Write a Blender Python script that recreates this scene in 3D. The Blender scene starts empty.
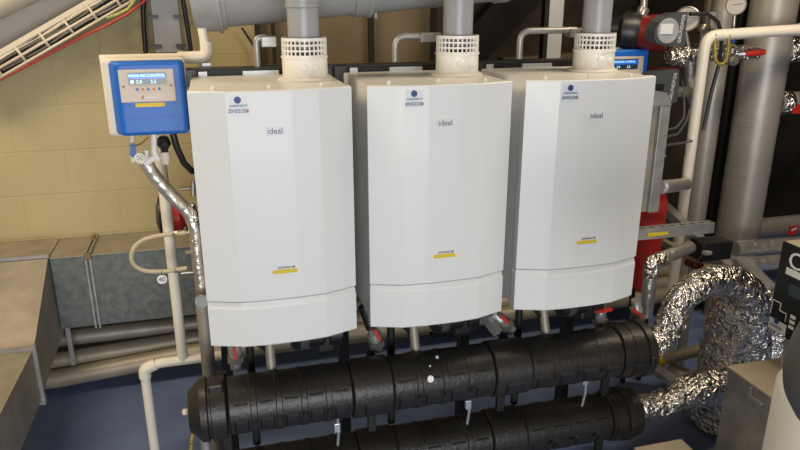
import bpy, bmesh, math, random
from mathutils import Vector, Matrix
random.seed(7)
S = bpy.context.scene
COL = S.collection

# ------------------------------------------------------------------ camera
CAM = Vector((0.0784, -2.1834, 2.0233))
F = Vector((0.24420955, 0.9173841, -0.31427395)).normalized()
R = Vector((0.96628487, -0.25747433, -0.00072188)).normalized()
U = R.cross(F).normalized()
FPX = 691.93
cd = bpy.data.cameras.new('camera'); cam = bpy.data.objects.new('camera', cd); COL.objects.link(cam)
cd.sensor_fit = 'HORIZONTAL'; cd.sensor_width = 36; cd.lens = FPX / 800 * 36; cd.clip_start = .05
cam.matrix_world = Matrix(((R.x, U.x, -F.x, CAM.x), (R.y, U.y, -F.y, CAM.y), (R.z, U.z, -F.z, CAM.z), (0, 0, 0, 1)))
S.camera = cam

# ------------------------------------------------------------------ world, lights, exposure
w = bpy.data.worlds.new('world'); S.world = w; w.use_nodes = True
bg = w.node_tree.nodes['Background']; bg.inputs[0].default_value = (.93, .94, .96, 1); bg.inputs[1].default_value = .36
def area(name, loc, target, sx, sy, power, color):
    l = bpy.data.lights.new(name, 'AREA'); l.shape = 'RECTANGLE'; l.size = sx; l.size_y = sy; l.energy = power; l.color = color
    o = bpy.data.objects.new(name, l); COL.objects.link(o); o.location = loc
    o.rotation_euler = (Vector(target) - Vector(loc)).to_track_quat('-Z', 'Y').to_euler(); return o
area('daylight_door', (.2, -5.0, 1.25), (.7, .3, 1.15), 3.0, 1.7, 148, (.97, .985, 1))
area('left_wall_fill', (-1.5, .1, 3.2), (-1.1, 1.5, .6), 1.8, .4, 52, (1, .82, .56))  # added warm fill for the left wall and ducts, no real fitting
area('right_pipes_fill', (2.6, -.2, 3.3), (2.7, 1.1, 1.0), 1.8, .35, 40, (1, .84, .62))  # warm light added above the right-hand pipework, not an actual lamp
S.view_settings.view_transform = 'Standard'; S.view_settings.look = 'None'
S.view_settings.gamma = 1; S.view_settings.use_curve_mapping = False; S.view_settings.exposure = 0.06

# ------------------------------------------------------------------ pixel rays to real points
def ray(px, py): return F + R * ((px - 400) / FPX) - U * ((py - 225) / FPX)
def P(px, py, y): d = ray(px, py); return CAM + d * ((y - CAM.y) / d.y)
def PZ(px, py, z): d = ray(px, py); return CAM + d * ((z - CAM.z) / d.z)
def PX(px, py, x): d = ray(px, py); return CAM + d * ((x - CAM.x) / d.x)

# ------------------------------------------------------------------ materials
def mat(name, col, rough=.5, metal=0, noise=0, nscale=6, bump=0, bscale=40, col2=None, emit=None, spec=.5, kind='noise', coat=0):
    m = bpy.data.materials.new(name); m.use_nodes = True; nt = m.node_tree; n = nt.nodes; L = nt.links
    b = n['Principled BSDF']; b.inputs['Base Color'].default_value = (*col, 1)
    b.inputs['Roughness'].default_value = rough; b.inputs['Metallic'].default_value = metal
    b.inputs['Specular IOR Level'].default_value = spec; b.inputs['Coat Weight'].default_value = coat
    tc = n.new('ShaderNodeTexCoord')
    if noise or col2:
        t = n.new('ShaderNodeTexNoise'); t.inputs['Scale'].default_value = nscale; t.inputs['Detail'].default_value = 6
        L.new(tc.outputs['Object'], t.inputs['Vector'])
        r = n.new('ShaderNodeValToRGB'); c2 = col2 or tuple(c * (1 - noise) for c in col)
        r.color_ramp.elements[0].position = .35; r.color_ramp.elements[1].position = .65
        r.color_ramp.elements[0].color = (*c2, 1); r.color_ramp.elements[1].color = (*col, 1)
        L.new(t.outputs['Fac'], r.inputs[0]); L.new(r.outputs[0], b.inputs['Base Color'])
    if bump:
        if kind == 'voronoi':
            t = n.new('ShaderNodeTexVoronoi'); t.inputs['Scale'].default_value = bscale; out = t.outputs['Distance']
            nz = n.new('ShaderNodeTexNoise'); nz.inputs['Scale'].default_value = bscale * .5; nz.inputs['Detail'].default_value = 4
            L.new(tc.outputs['Object'], nz.inputs['Vector'])
            mx = n.new('ShaderNodeMix'); mx.data_type = 'RGBA'; mx.inputs[0].default_value = .18
            L.new(tc.outputs['Object'], mx.inputs[6]); L.new(nz.outputs['Color'], mx.inputs[7]); L.new(mx.outputs[2], t.inputs['Vector'])
        else:
            t = n.new('ShaderNodeTexNoise'); t.inputs['Scale'].default_value = bscale; t.inputs['Detail'].default_value = 5; out = t.outputs['Fac']
            L.new(tc.outputs['Object'], t.inputs['Vector'])
        bp = n.new('ShaderNodeBump'); bp.inputs['Strength'].default_value = bump; bp.inputs['Distance'].default_value = .02
        L.new(out, bp.inputs['Height']); L.new(bp.outputs[0], b.inputs['Normal'])
    if emit: b.inputs['Emission Color'].default_value = (*col, 1); b.inputs['Emission Strength'].default_value = emit
    return m

def block_mat():
    m = bpy.data.materials.new('painted_blockwork'); m.use_nodes = True; nt = m.node_tree; n = nt.nodes; L = nt.links
    b = n['Principled BSDF']; b.inputs['Roughness'].default_value = .6
    tc = n.new('ShaderNodeTexCoord'); sp = n.new('ShaderNodeSeparateXYZ'); cb = n.new('ShaderNodeCombineXYZ')
    ax = n.new('ShaderNodeMath'); ax.operation = 'ADD'; ax.inputs[1].default_value = 5.015
    az = n.new('ShaderNodeMath'); az.operation = 'ADD'; az.inputs[1].default_value = 5 * .228 - 1.052 + .228
    L.new(tc.outputs['Object'], sp.inputs[0]); L.new(sp.outputs[0], ax.inputs[0]); L.new(sp.outputs[2], az.inputs[0])
    L.new(ax.outputs[0], cb.inputs[0]); L.new(az.outputs[0], cb.inputs[1])
    br = n.new('ShaderNodeTexBrick'); br.inputs['Scale'].default_value = 1; br.inputs['Brick Width'].default_value = .456
    br.inputs['Row Height'].default_value = .228; br.inputs['Mortar Size'].default_value = .006; br.inputs['Mortar Smooth'].default_value = .8
    br.inputs['Color1'].default_value = (.52, .435, .235, 1); br.inputs['Color2'].default_value = (.50, .42, .225, 1); br.inputs['Mortar'].default_value = (.48, .40, .212, 1)
    L.new(cb.outputs[0], br.inputs['Vector'])
    nz = n.new('ShaderNodeTexNoise'); nz.inputs['Scale'].default_value = 2.5; nz.inputs['Detail'].default_value = 8; L.new(tc.outputs['Object'], nz.inputs['Vector'])
    mx = n.new('ShaderNodeMix'); mx.data_type = 'RGBA'; mx.blend_type = 'MULTIPLY'; mx.inputs[0].default_value = .35
    L.new(br.outputs['Color'], mx.inputs[6]); L.new(nz.outputs['Fac'], mx.inputs[7]); L.new(mx.outputs[2], b.inputs['Base Color'])
    n2 = n.new('ShaderNodeTexNoise'); n2.inputs['Scale'].default_value = 60; L.new(tc.outputs['Object'], n2.inputs['Vector'])
    ad = n.new('ShaderNodeMath'); ad.operation = 'MULTIPLY_ADD'; ad.inputs[1].default_value = -1
    L.new(br.outputs['Fac'], ad.inputs[0]); L.new(n2.outputs['Fac'], ad.inputs[2])
    bp = n.new('ShaderNodeBump'); bp.inputs['Strength'].default_value = .22; bp.inputs['Distance'].default_value = .006
    L.new(ad.outputs[0], bp.inputs['Height']); L.new(bp.outputs[0], b.inputs['Normal'])
    return m

M = {}
M['block'] = block_mat()
M['floor'] = mat('painted_floor', (.165, .225, .41), .42, noise=.25, nscale=3, bump=.05, bscale=60)
M['ceiling'] = mat('grey_ceiling_board', (.52, .48, .42), .7, noise=.06, nscale=4)
M['roofb'] = mat('brown_roof_lining', (.26, .19, .11), .8, noise=.3, nscale=3)
M['beam'] = mat('cream_paint', (.62, .55, .43), .5, noise=.08, nscale=3)
M['board'] = mat('brown_board', (.22, .165, .10), .7, noise=.22, nscale=3)
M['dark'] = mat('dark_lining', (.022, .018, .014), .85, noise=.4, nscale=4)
M['insul'] = mat('brown_insulation', (.10, .075, .048), .9, noise=.45, nscale=5, bump=.4, bscale=12)
M['white'] = mat('white_enamel', (.76, .76, .735), .38, coat=.05)
M['white2'] = mat('white_plastic', (.80, .775, .72), .38)
M['cream'] = mat('cream_plastic', (.72, .66, .54), .45, noise=.05)
M['pipew'] = mat('white_pipe', (.80, .74, .63), .38, noise=.05)
M['blue'] = mat('blue_plastic', (.008, .125, .53), .42)
M['panel'] = mat('beige_panel', (.62, .53, .45), .45)
M['screen'] = mat('lit_screen', (.02, .10, .42), .2, emit=.8)
M['screen2'] = mat('screen_glyphs', (.45, .85, 1.0), .2, emit=.9)
M['screend'] = mat('screen_dark', (.03, .05, .07), .2)
M['grey'] = mat('grey_pvc', (.33, .335, .345), .33, noise=.05, nscale=3)
M['grey_d'] = mat('dark_grey_plastic', (.06, .065, .07), .4)
M['galv'] = mat('galvanised_steel', (.44, .44, .43), .42, .55, noise=.25, nscale=14)
M['galv_b'] = mat('bright_zinc', (.62, .65, .68), .35, .7, noise=.12, nscale=20)
M['duct'] = mat('duct_steel', (.40, .355, .285), .5, .35, noise=.22, nscale=9)
M['duct_d'] = mat('spangled_duct', (.19, .20, .19), .5, .45, col2=(.12, .135, .135), nscale=28)
M['black'] = mat('black_plastic', (.012, .012, .013), .38)
M['header'] = mat('moulded_black_foam', (.022, .019, .016), .40, noise=.3, nscale=7, bump=.12, bscale=60)
M['pad'] = mat('moulded_pad', (.010, .011, .013), .5)
M['blackm'] = mat('black_rail', (.02, .02, .02), .45, .2)
M['foil'] = mat('crinkled_foil', (.80, .77, .72), .24, 1, bump=.9, bscale=24, kind='voronoi')
M['foils'] = mat('smooth_foil', (.80, .77, .71), .30, .85, bump=.5, bscale=22, noise=.15, nscale=10)
M['lag'] = mat('grey_lagging', (.36, .335, .30), .42, .35, bump=.12, bscale=7, noise=.12, nscale=4)
M['lagd'] = mat('pipe_lagging', (.40, .35, .27), .45, .25, bump=.1, bscale=9, noise=.2, nscale=5)
M['red'] = mat('red_paint', (.50, .03, .02), .4)
M['redc'] = mat('red_cable', (.52, .07, .04), .5)
M['redd'] = mat('dark_red', (.16, .012, .01), .4)
M['brass'] = mat('brass', (.50, .34, .10), .35, .8)
M['braid'] = mat('braided_hose', (.62, .54, .38), .4, .3, bump=.5, bscale=220)
M['ybraid'] = mat('yellow_braid', (.50, .38, .06), .45, col2=(.10, .07, .01), nscale=120)
M['yellow'] = mat('yellow_label', (.72, .53, .02), .5)
M['navy'] = mat('navy_print', (.015, .06, .20), .5)
M['ink'] = mat('grey_print', (.10, .10, .11), .5)
M['label'] = mat('silver_label', (.64, .65, .66), .3)
M['sticker'] = mat('pale_sticker', (.71, .725, .745), .38)
M['orange'] = mat('orange_print', (.6, .22, .03), .5)
M['wprint'] = mat('white_print', (.8, .8, .78), .5)
M['gcover'] = mat('grey_cover', (.085, .083, .078), .5)
M['dial'] = mat('dial_face', (.42, .39, .34), .4)
M['tan'] = mat('warm_lit_steel', (.60, .51, .40), .4, .2, noise=.1, nscale=8)  # warm light on the box tops is put into this tan colour
M['valve'] = mat('nickel_valve', (.45, .42, .37), .3, .75, noise=.15, nscale=20)
M['bluel'] = mat('blue_lever', (.02, .10, .38), .4)
M['yg'] = mat('green_yellow_cable', (.55, .50, .12), .5, col2=(.2, .3, .08), nscale=60)

# ------------------------------------------------------------------ mesh helpers
class B:
    def __init__(s): s.bm = bmesh.new()
    def box(s, a, b, bev=0, seg=2):
        a, b = Vector(a), Vector(b); t = bmesh.new()
        bmesh.ops.create_cube(t, size=1, matrix=Matrix.Translation((a + b) / 2) @ Matrix.Diagonal((abs(b.x - a.x), abs(b.y - a.y), abs(b.z - a.z), 1)))
        if bev: bmesh.ops.bevel(t, geom=t.edges[:], offset=bev, segments=seg, affect='EDGES', profile=.5)
        return s.add(t)
    def add(s, t, mtx=None):
        me = bpy.data.meshes.new('t'); t.to_mesh(me); t.free()
        if mtx: me.transform(mtx)
        s.bm.from_mesh(me); bpy.data.meshes.remove(me); return s
    def bar(s, p, q, wd, ht, up=(0, 0, 1), bev=0):          # rectangular bar p->q
        p, q = Vector(p), Vector(q); d = (q - p); L = d.length; x = d.normalized(); u = Vector(up)
        y = u.cross(x).normalized(); z = x.cross(y); t = bmesh.new()
        bmesh.ops.create_cube(t, size=1, matrix=Matrix.Diagonal((L, wd, ht, 1)))
        if bev: bmesh.ops.bevel(t, geom=t.edges[:], offset=bev, segments=2, affect='EDGES')
        m = (p + q) / 2
        return s.add(t, Matrix(((x.x, y.x, z.x, m.x), (x.y, y.y, z.y, m.y), (x.z, y.z, z.z, m.z), (0, 0, 0, 1))))
    def tube(s, pts, r, n=16, bend=0, cap=True):             # swept round tube; bend = corner radius
        pts = [Vector(p) for p in pts]
        if bend and len(pts) > 2:
            o = [pts[0]]
            for i in range(1, len(pts) - 1):
                a, c, b = pts[i - 1], pts[i], pts[i + 1]
                k = min(bend, (a - c).length * .49, (b - c).length * .49)
                p, q = c + (a - c).normalized() * k, c + (b - c).normalized() * k
                for j in range(9):
                    u = j / 8; o.append(p * (1 - u) ** 2 + c * 2 * u * (1 - u) + q * u * u)
            pts = o + [pts[-1]]
        rs = r if isinstance(r, (list, tuple)) else None
        if rs and len(rs) != len(pts):
            k = len(rs); rs = [rs[min(k - 1, int(i * (k - 1) / (len(pts) - 1)))] * (1 - (i * (k - 1) / (len(pts) - 1)) % 1) + rs[min(k - 1, int(i * (k - 1) / (len(pts) - 1)) + 1)] * ((i * (k - 1) / (len(pts) - 1)) % 1) for i in range(len(pts))]
        bm = s.bm; rings = []; prev = None
        for i, p in enumerate(pts):
            if i == 0: d = pts[1] - p
            elif i == len(pts) - 1: d = p - pts[i - 1]
            else: d = (pts[i + 1] - p).normalized() + (p - pts[i - 1]).normalized()
            d.normalize()
            if prev is None:
                a = Vector((0, 0, 1)) if abs(d.z) < .9 else Vector((1, 0, 0)); x = d.cross(a).normalized()
            else: x = (prev - d * prev.dot(d)).normalized()
            prev = x; y = d.cross(x); rr = rs[i] if rs else r
            rings.append([bm.verts.new(p + (x * math.cos(2 * math.pi * k / n) + y * math.sin(2 * math.pi * k / n)) * rr) for k in range(n)])
        for i in range(len(rings) - 1):
            for k in range(n):
                f = bm.faces.new((rings[i][k], rings[i][(k + 1) % n], rings[i + 1][(k + 1) % n], rings[i + 1][k])); f.smooth = True
        if cap: bm.faces.new(rings[0][::-1]); bm.faces.new(rings[-1])
        return s
    def lathe(s, o, axis, prof, n=32, smooth=True):           # prof: (distance along axis, radius)
        o = Vector(o); d = Vector(axis).normalized(); a = Vector((0, 0, 1)) if abs(d.z) < .9 else Vector((1, 0, 0))
        x = d.cross(a).normalized(); y = d.cross(x); bm = s.bm; rings = []
        for (h, r) in prof: rings.append([bm.verts.new(o + d * h + (x * math.cos(2 * math.pi * k / n) + y * math.sin(2 * math.pi * k / n)) * max(r, 1e-4)) for k in range(n)])
        for i in range(len(rings) - 1):
            for k in range(n):
                f = bm.faces.new((rings[i][k], rings[i][(k + 1) % n], rings[i + 1][(k + 1) % n], rings[i + 1][k])); f.smooth = smooth
        bm.faces.new(rings[0][::-1]); bm.faces.new(rings[-1]); return s
    def cyl(s, p, q, r, n=20): p, q = Vector(p), Vector(q); return s.lathe(p, q - p, [(0, r), ((q - p).length, r)], n)
    def prism(s, poly, vec, smooth=False):                    # polygon (3D points) pushed along vec
        a = [s.bm.verts.new(Vector(p)) for p in poly]; b = [s.bm.verts.new(Vector(p) + Vector(vec)) for p in poly]; n = len(a)
        s.bm.faces.new(a[::-1]); s.bm.faces.new(b)
        for i in range(n): s.bm.faces.new((a[i], a[(i + 1) % n], b[(i + 1) % n], b[i]))
        return s
def obj(name, b, m, parent=None, smooth_angle=True):
    bm = b.bm; bmesh.ops.recalc_face_normals(bm, faces=bm.faces[:])
    if parent: bmesh.ops.translate(bm, verts=bm.verts[:], vec=-wloc(parent))
    me = bpy.data.meshes.new(name)
    org = Vector((0, 0, 0))
    if not parent:
        xs = [v.co for v in bm.verts]
        org = Vector(((min(v.x for v in xs) + max(v.x for v in xs)) / 2, (min(v.y for v in xs) + max(v.y for v in xs)) / 2, min(v.z for v in xs)))
        if name.split('_')[0] in ('wall', 'floor', 'ceiling'): org = Vector((0, 0, 0))
        bmesh.ops.translate(bm, verts=bm.verts[:], vec=-org)
    for e in bm.edges:
        if len(e.link_faces) == 2 and e.calc_face_angle(0) > .7: e.smooth = False
    bm.to_mesh(me); bm.free(); me.materials.append(M[m])
    o = bpy.data.objects.new(name, me); COL.objects.link(o); o.location = org
    if parent: o.parent = parent
    return o
def wloc(o):
    v = Vector(o.location)
    while o.parent: o = o.parent; v += o.location
    return v
def tag(o, label, cat, group=None):
    o['label'] = label; o['category'] = cat
    if group: o['group'] = group
    return o
def thing(name, loc, label, cat, group=None):
    o = bpy.data.objects.new(name, None); COL.objects.link(o); o.location = loc; o.empty_display_size = .05
    return tag(o, label, cat, group)
def single(name, b, m, label, cat, group=None): return tag(obj(name, b, m), label, cat, group)
def struct(name, b, m, parent=None):
    o = obj(name, b, m, parent)
    if not parent: o['kind'] = 'structure'
    return o
def copy_tree(o, parent=None):
    c = o.copy(); COL.objects.link(c)
    if parent: c.parent = parent
    for ch in list(o.children): copy_tree(ch, c)
    return c
def text(b, s_, origin, xdir, ydir, size, depth=.0006):
    cu = bpy.data.curves.new('t', 'FONT'); cu.body = s_; cu.size = size; cu.extrude = depth; cu.align_x = 'CENTER'; cu.align_y = 'CENTER'; cu.resolution_u = 3
    to = bpy.data.objects.new('t', cu); COL.objects.link(to); bpy.context.view_layer.update()
    me = bpy.data.meshes.new_from_object(to.evaluated_get(bpy.context.evaluated_depsgraph_get()))
    bpy.data.objects.remove(to); bpy.data.curves.remove(cu)
    x = Vector(xdir).normalized(); y = Vector(ydir).normalized(); z = x.cross(y); o = Vector(origin)
    me.transform(Matrix(((x.x, y.x, z.x, o.x), (x.y, y.y, z.y, o.y), (x.z, y.z, z.z, o.z), (0, 0, 0, 1))))
    b.bm.from_mesh(me); bpy.data.meshes.remove(me); return b

# ================================================================== SETTING
WY = 1.6; XE = .31
struct('floor', B().box((-3.2, -5.6, -.1), (5.2, 3.6, 0)), 'floor')
struct('wall_back', B().box((-3.2, WY, 0), (XE, WY + .15, 3.4)), 'block')
struct('wall_middle', B().box((XE, WY + .03, 0), (1.31, WY + .15, 3.4)), 'board')
struct('wall_far', B().box((1.2, 3.2, 0), (5.2, 3.35, 3.6)), 'insul')
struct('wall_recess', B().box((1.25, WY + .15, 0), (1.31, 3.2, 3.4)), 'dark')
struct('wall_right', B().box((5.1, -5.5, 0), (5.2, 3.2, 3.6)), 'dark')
struct('wall_left', B().box((-3.2, -5.5, 0), (-3.05, WY, 3.4)), 'block')
struct('ceiling', B().box((-3.2, -5.5, 3.45), (5.2, 3.3, 3.55)), 'roofb')
# grey gable lining above the sloping tray line
ga, gb = P(-30, 80, WY), P(160, -20, WY)
gs = (gb.z - ga.z) / (gb.x - ga.x)
struct('wall_gable_lining', B().prism([(-3.0, WY - .02, ga.z + gs * (-3.0 - ga.x)), (gb.x + 1.2, WY - .02, gb.z + gs * 1.2), (gb.x + 1.2, WY - .02, 3.44), (-3.0, WY - .02, 3.44)], (0, .02, 0)), 'ceiling')
# brown board joints: dark battens on the middle wall
for k, (a, b_) in enumerate(((255.5, 261), (272.5, 275.5), (369, 374))):
    xa, xb = P(a, 45, WY).x, P(b_, 45, WY).x
    struct('trim_%d' % (k + 1), B().box((xa, WY - .01, .8), (xb, WY + .03, 3.0)), 'dark')
xa, xb = P(437, 40, WY - .1).x, P(473, 40, WY - .1).x
struct('trim_4', B().box((xa, WY - .1, 0), (xb, WY + .05, 3.2)), 'dark')

bm = B(); a = P(44, -2, 1.45); b_ = P(-6, 23, 1.45); d = (b_ - a)
d.normalize(); nb = Vector((d.z, 0, -d.x)); nb = nb if nb.z > 0 else -nb; bm.tube([a - d * 1.2 + nb * .09, b_ + d * 1.5 + nb * .09], .09, 24)
single('roof_purlin', bm, 'beam', 'cream painted round purlin under the sloping grey ceiling, top left corner', 'beam')
# roof timbers in the far recess
y = 2.9
for pts, wd, lab in (((P(545, -30, y), P(470, 50, y)), .26, 'broad dark roof timber slanting in the far recess above the right boilers'),
                     ((P(500, 64, y), P(620, 55, y)), .10, 'horizontal brown ledge timber low in the far recess')):
    single('roof_timber', B().bar(pts[0], pts[1], .12, wd, up=(0, 1, 0) if False else (0, 0, 1)), 'dark' if wd > .2 else 'board', lab, 'timber')
single('roof_timber', B().bar(P(640, -10, 2.6), P(780, -60, 2.6), .1, .2), 'dark', 'dark roof timber above the pumps at the upper right', 'timber')
o = thing('steel_post', (P(545, 50, 1.9).x, 1.9, 0), 'bright galvanised channel post rising behind the right boiler', 'post')
xa, xb = P(549, 20, 1.9).x, P(563, 20, 1.9).x
obj('web', B().box((xa, 1.9, 0), (xb, 1.912, 3.4)), 'label', o); obj('flange', B().box((xa - .03, 1.9, 0), (xa - .001, 1.95, 3.4)), 'blackm', o)

# ================================================================== DUCTS
def duct_box(name, pts_poly, vec, m, parent): return obj(name, B().prism(pts_poly, vec), m, parent)
t = thing('ventilation_duct', (-.3, 1.45, .42), 'rectangular galvanised duct running along the foot of the block wall', 'duct')
obj('casing', B().box((-.765, 1.305, .425), (.9, 1.59, .806), .003), 'duct_d', t)
obj('top_sheet', B().box((-.765, 1.30, .806), (.9, 1.59, .811)), 'duct', t)
for x in (-.60, -.58):
    obj('flange', B().box((x - .004, 1.293, .415), (x + .004, 1.59, .822)), 'galv', t)
obj('corner_bracket', B().box((-.605, 1.287, .79), (-.575, 1.305, .822), .003), 'board', t); obj('corner_bracket', B().box((-.602, 1.50, .81), (-.583, 1.56, .830), .003), 'board', t)
t = thing('ventilation_duct', (-.95, .9, .3), 'large galvanised duct stepping down and forward at the left edge', 'duct')
xr, xl = -.768, -1.25
prof = [(1.59, .815), (1.30, .815), (.80, .56), (.80, .33), (1.0, .36), (1.59, .40)]
obj('sloping_section', B().prism([(xr, y, z) for y, z in prof], (xl - xr, 0, 0)), 'duct', t)
prof = [(.795, .575), (-1.2, .60), (-1.2, .35), (.795, .33)]
obj('straight_section', B().prism([(xr, y, z) for y, z in prof], (xl - xr, 0, 0)), 'duct', t)
obj('flange', B().bar((xr + .006, .797, .585), (xl, .797, .585), .02, .018).bar((xr + .006, .797, .32), (xr + .006, .797, .60), .02, .018, up=(0, 1, 0)), 'galv', t)
obj('flange', B().bar((xr + .006, 1.302, .825), (xl, 1.302, .825), .02, .016), 'galv', t)
obj('corner_bracket', B().box((xr - .01, .78, .31), (xr + .018, .815, .345), .003), 'galv', t)
for xx in (xr - .05, xl + .05):
    obj('leg', B().box((xx - .015, .30, 0), (xx + .015, .33, .345)), 'galv', t)
pp = P(65, 312, 1.2); t0 = P(69, 362, 1.2)
pp = P(65, 312, 1.36); bm = B().box((pp.x - .012, 1.352, .19), (pp.x + .012, 1.366, .424), .002)
single('duct_support_strut', bm, 'galv', 'slim grey vertical strut in the corner between the two ducts', 'strut')

# floor level pipes along the wall
for (yc, pa, pb, r, m, lab) in ((1.40, (60, 378), (195, 352), .050, 'lagd', 'lowest of the three lagged pipes along the wall, nearest the blue floor'),
                                (1.47, (60, 360), (195, 338), .044, 'lagd', 'middle one of the three lagged pipes along the wall under the duct'),
                                (1.53, (75, 337), (195, 323), .042, 'duct', 'rear grey pipe of the three along the wall, just under the duct')):
    a = P(*pa, yc); b_ = P(*pb, yc); z = (a.z + b_.z) / 2
    single('lagged_pipe', B().tube([(-1.6, yc, a.z), (a.x, yc, a.z), (b_.x, yc, b_.z), (3.4, yc, b_.z)], r, 20), m, lab, 'pipe', 'lagged pipes along the wall')
struct('baseboard_back', B().box((-3.05, 1.56, 0), (1.3, 1.6, .10)), 'board')

# ================================================================== CABLE TRAY, TRUNKING
t = thing('cable_tray', P(60, 50, 1.5), 'white wire basket tray carrying cables up the slope of the ceiling', 'cable tray')
yb, yf = 1.52, 1.42
A0, A1 = P(-30, 95, yf), P(160, -15.5, yf)
dirv = (A1 - A0).normalized(); nrm = Vector((-dirv.z, 0, dirv.x))
wd = .084
bm = B()
for k in (0, .42): bm.tube([A0 + nrm * (wd * k), A1 + nrm * (wd * k)], .0065, 8)
obj('side_wire', bm, 'beam', t)
obj('side_flange', B().bar(A0 + nrm * (wd * 1.06), A1 + nrm * (wd * 1.04), .012, .022, up=nrm), 'beam', t)
L = (A1 - A0).length; n_ = 8
for i in range(n_):
    q = A0 + dirv * (L * (i + .35) / n_)
    obj('rung', B().tube([q, q + nrm * wd], .006, 8).tube([q, q + Vector((0, yb - yf, .01))], .006, 8), 'beam', t)
obj('base', B().bar(A0 + Vector((0, yb - yf, 0)) + nrm * wd * .5, A1 + Vector((0, yb - yf, 0)) + nrm * wd * .5, .006, wd, up=nrm), 'dark', t)  # dark plate stands in for the shade inside the basket
for i, (m, k, r) in enumerate((('black', .2, .013), ('grey', .45, .009), ('black', .6, .013), ('beam', .8, .008), ('grey', .95, .01))):
    o_ = Vector((0, .04 + .008 * i, 0))
    pts = [A0 + dirv * (L * j / 8) + nrm * (wd * k + .006 * math.sin(j * 1.7 + i * 2)) + o_ for j in range(9)]
    single('cable', B().tube(pts, r, 8), m, ['thick black cable lying lowest inside the wire basket tray', 'grey cable low in the wire basket tray', 'thick black cable in the middle of the wire basket tray', 'cream cable near the top of the wire basket tray', 'grey cable uppermost in the wire basket tray'][i], 'cable', 'cables in the basket tray')
pts = [P(px, py, 1.44) for px, py in ((-20, 90), (0, 79.5), (12, 73.5), (50, 53.5), (80, 37.5), (108, 24.5), (128, 13.5), (144, 1), (156, -16))]
single('red_cable', B().tube(pts, .0075, 10), 'redc', 'red cable clipped along the underside of the basket tray', 'cable')
single('earth_cable', B().tube([P(px, py, 1.40) for px, py in ((107, 18), (118, 14), (128, 9), (134, 1), (140, -15))], .007, 8), 'yg', 'yellow and green earth cable at the upper end of the basket tray', 'cable')
a, b_ = P(150, 0, 1.57), P(183, 52, 1.57)
t = thing('wall_trunking', ((a.x + b_.x) / 2, 1.57, 1.75), 'flat grey cover panel on the wall above the left blue unit', 'panel')
obj('cover', B().box((a.x, 1.565, b_.z), (b_.x, 1.60, 2.4), .003), 'grey', t)
obj('clip', B().box((a.x - .02, 1.55, 1.92), (a.x + .03, 1.575, 1.935)), 'grey_d', t); obj('clip', B().box((b_.x - .03, 1.55, 1.92), (b_.x + .02, 1.575, 1.935)), 'grey_d', t)
obj('clip', B().box((a.x - .02, 1.55, 1.78), (a.x + .03, 1.575, 1.795)), 'grey_d', t); obj('clip', B().box((b_.x - .03, 1.55, 1.78), (b_.x + .02, 1.575, 1.795)), 'grey_d', t)
single('black_conduit', B().tube([P(px, py, 1.54) for px, py in ((146, -25), (143, 10), (144, 30), (146, 56))], .012, 10), 'black', 'black cable run down the left side of the grey wall panel', 'cable', 'black cables beside the grey panel')
single('black_conduit', B().tube([P(px, py, 1.54) for px, py in ((180, -25), (183, 0), (188, 30), (192, 58))], .012, 10), 'black', 'black cable run down the right side of the grey wall panel', 'cable', 'black cables beside the grey panel')
single('wall_cable', B().tube([P(242, 28, 1.57), P(255, 48, 1.57), P(257, 66, 1.57)], .006, 8), 'black', 'thin dark cable slanting across the pale block wall below the grey duct', 'cable')

# ================================================================== BOILERS
BZ = 1.75; BW = .5; BH = .8485; SE = .686; PITCH = .5504; BD = .435
fx = (0, .11, .2, .30, .39, .5) ; fy = (.0, -.036, -.04)
PROF = [(0.0, 0.0), (.11, -.036), (.195, -.043), (.305, -.043), (.39, -.036), (.5, 0.0)]
def prof_y(x):
    for (a, ya), (b, yb_) in zip(PROF, PROF[1:]):
        if a <= x <= b: return ya + (yb_ - ya) * (x - a) / (b - a)
def panel_mesh(z0, z1, yb_, lip=0, chz=0):
    b = B(); bm = b.bm; rings = []
    zs = [(z0, 0.0), (z0 + .004, -.003)] + ([(z1 - .004 - chz, -.003), (z1, .0)] if not lip else [(z1 - .022, -.003), (z1, lip)])
    for z, off in zs:
        rings.append([bm.verts.new(Vector((x + (0.003 if x == 0 else -.003 if x == .5 else 0) * (off > -.002), yy + off, BZ + z))) for x, yy in PROF]
                     + [bm.verts.new(Vector((.5 - .001 * 0, yb_, BZ + z))), bm.verts.new(Vector((0, yb_, BZ + z)))])
    n = len(rings[0])
    for i in range(len(rings) - 1):
        for k in range(n): bm.faces.new((rings[i][k], rings[i][(k + 1) % n], rings[i + 1][(k + 1) % n], rings[i + 1][k]))
    bm.faces.new(rings[0][::-1]); bm.faces.new(rings[-1]); return b
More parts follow.
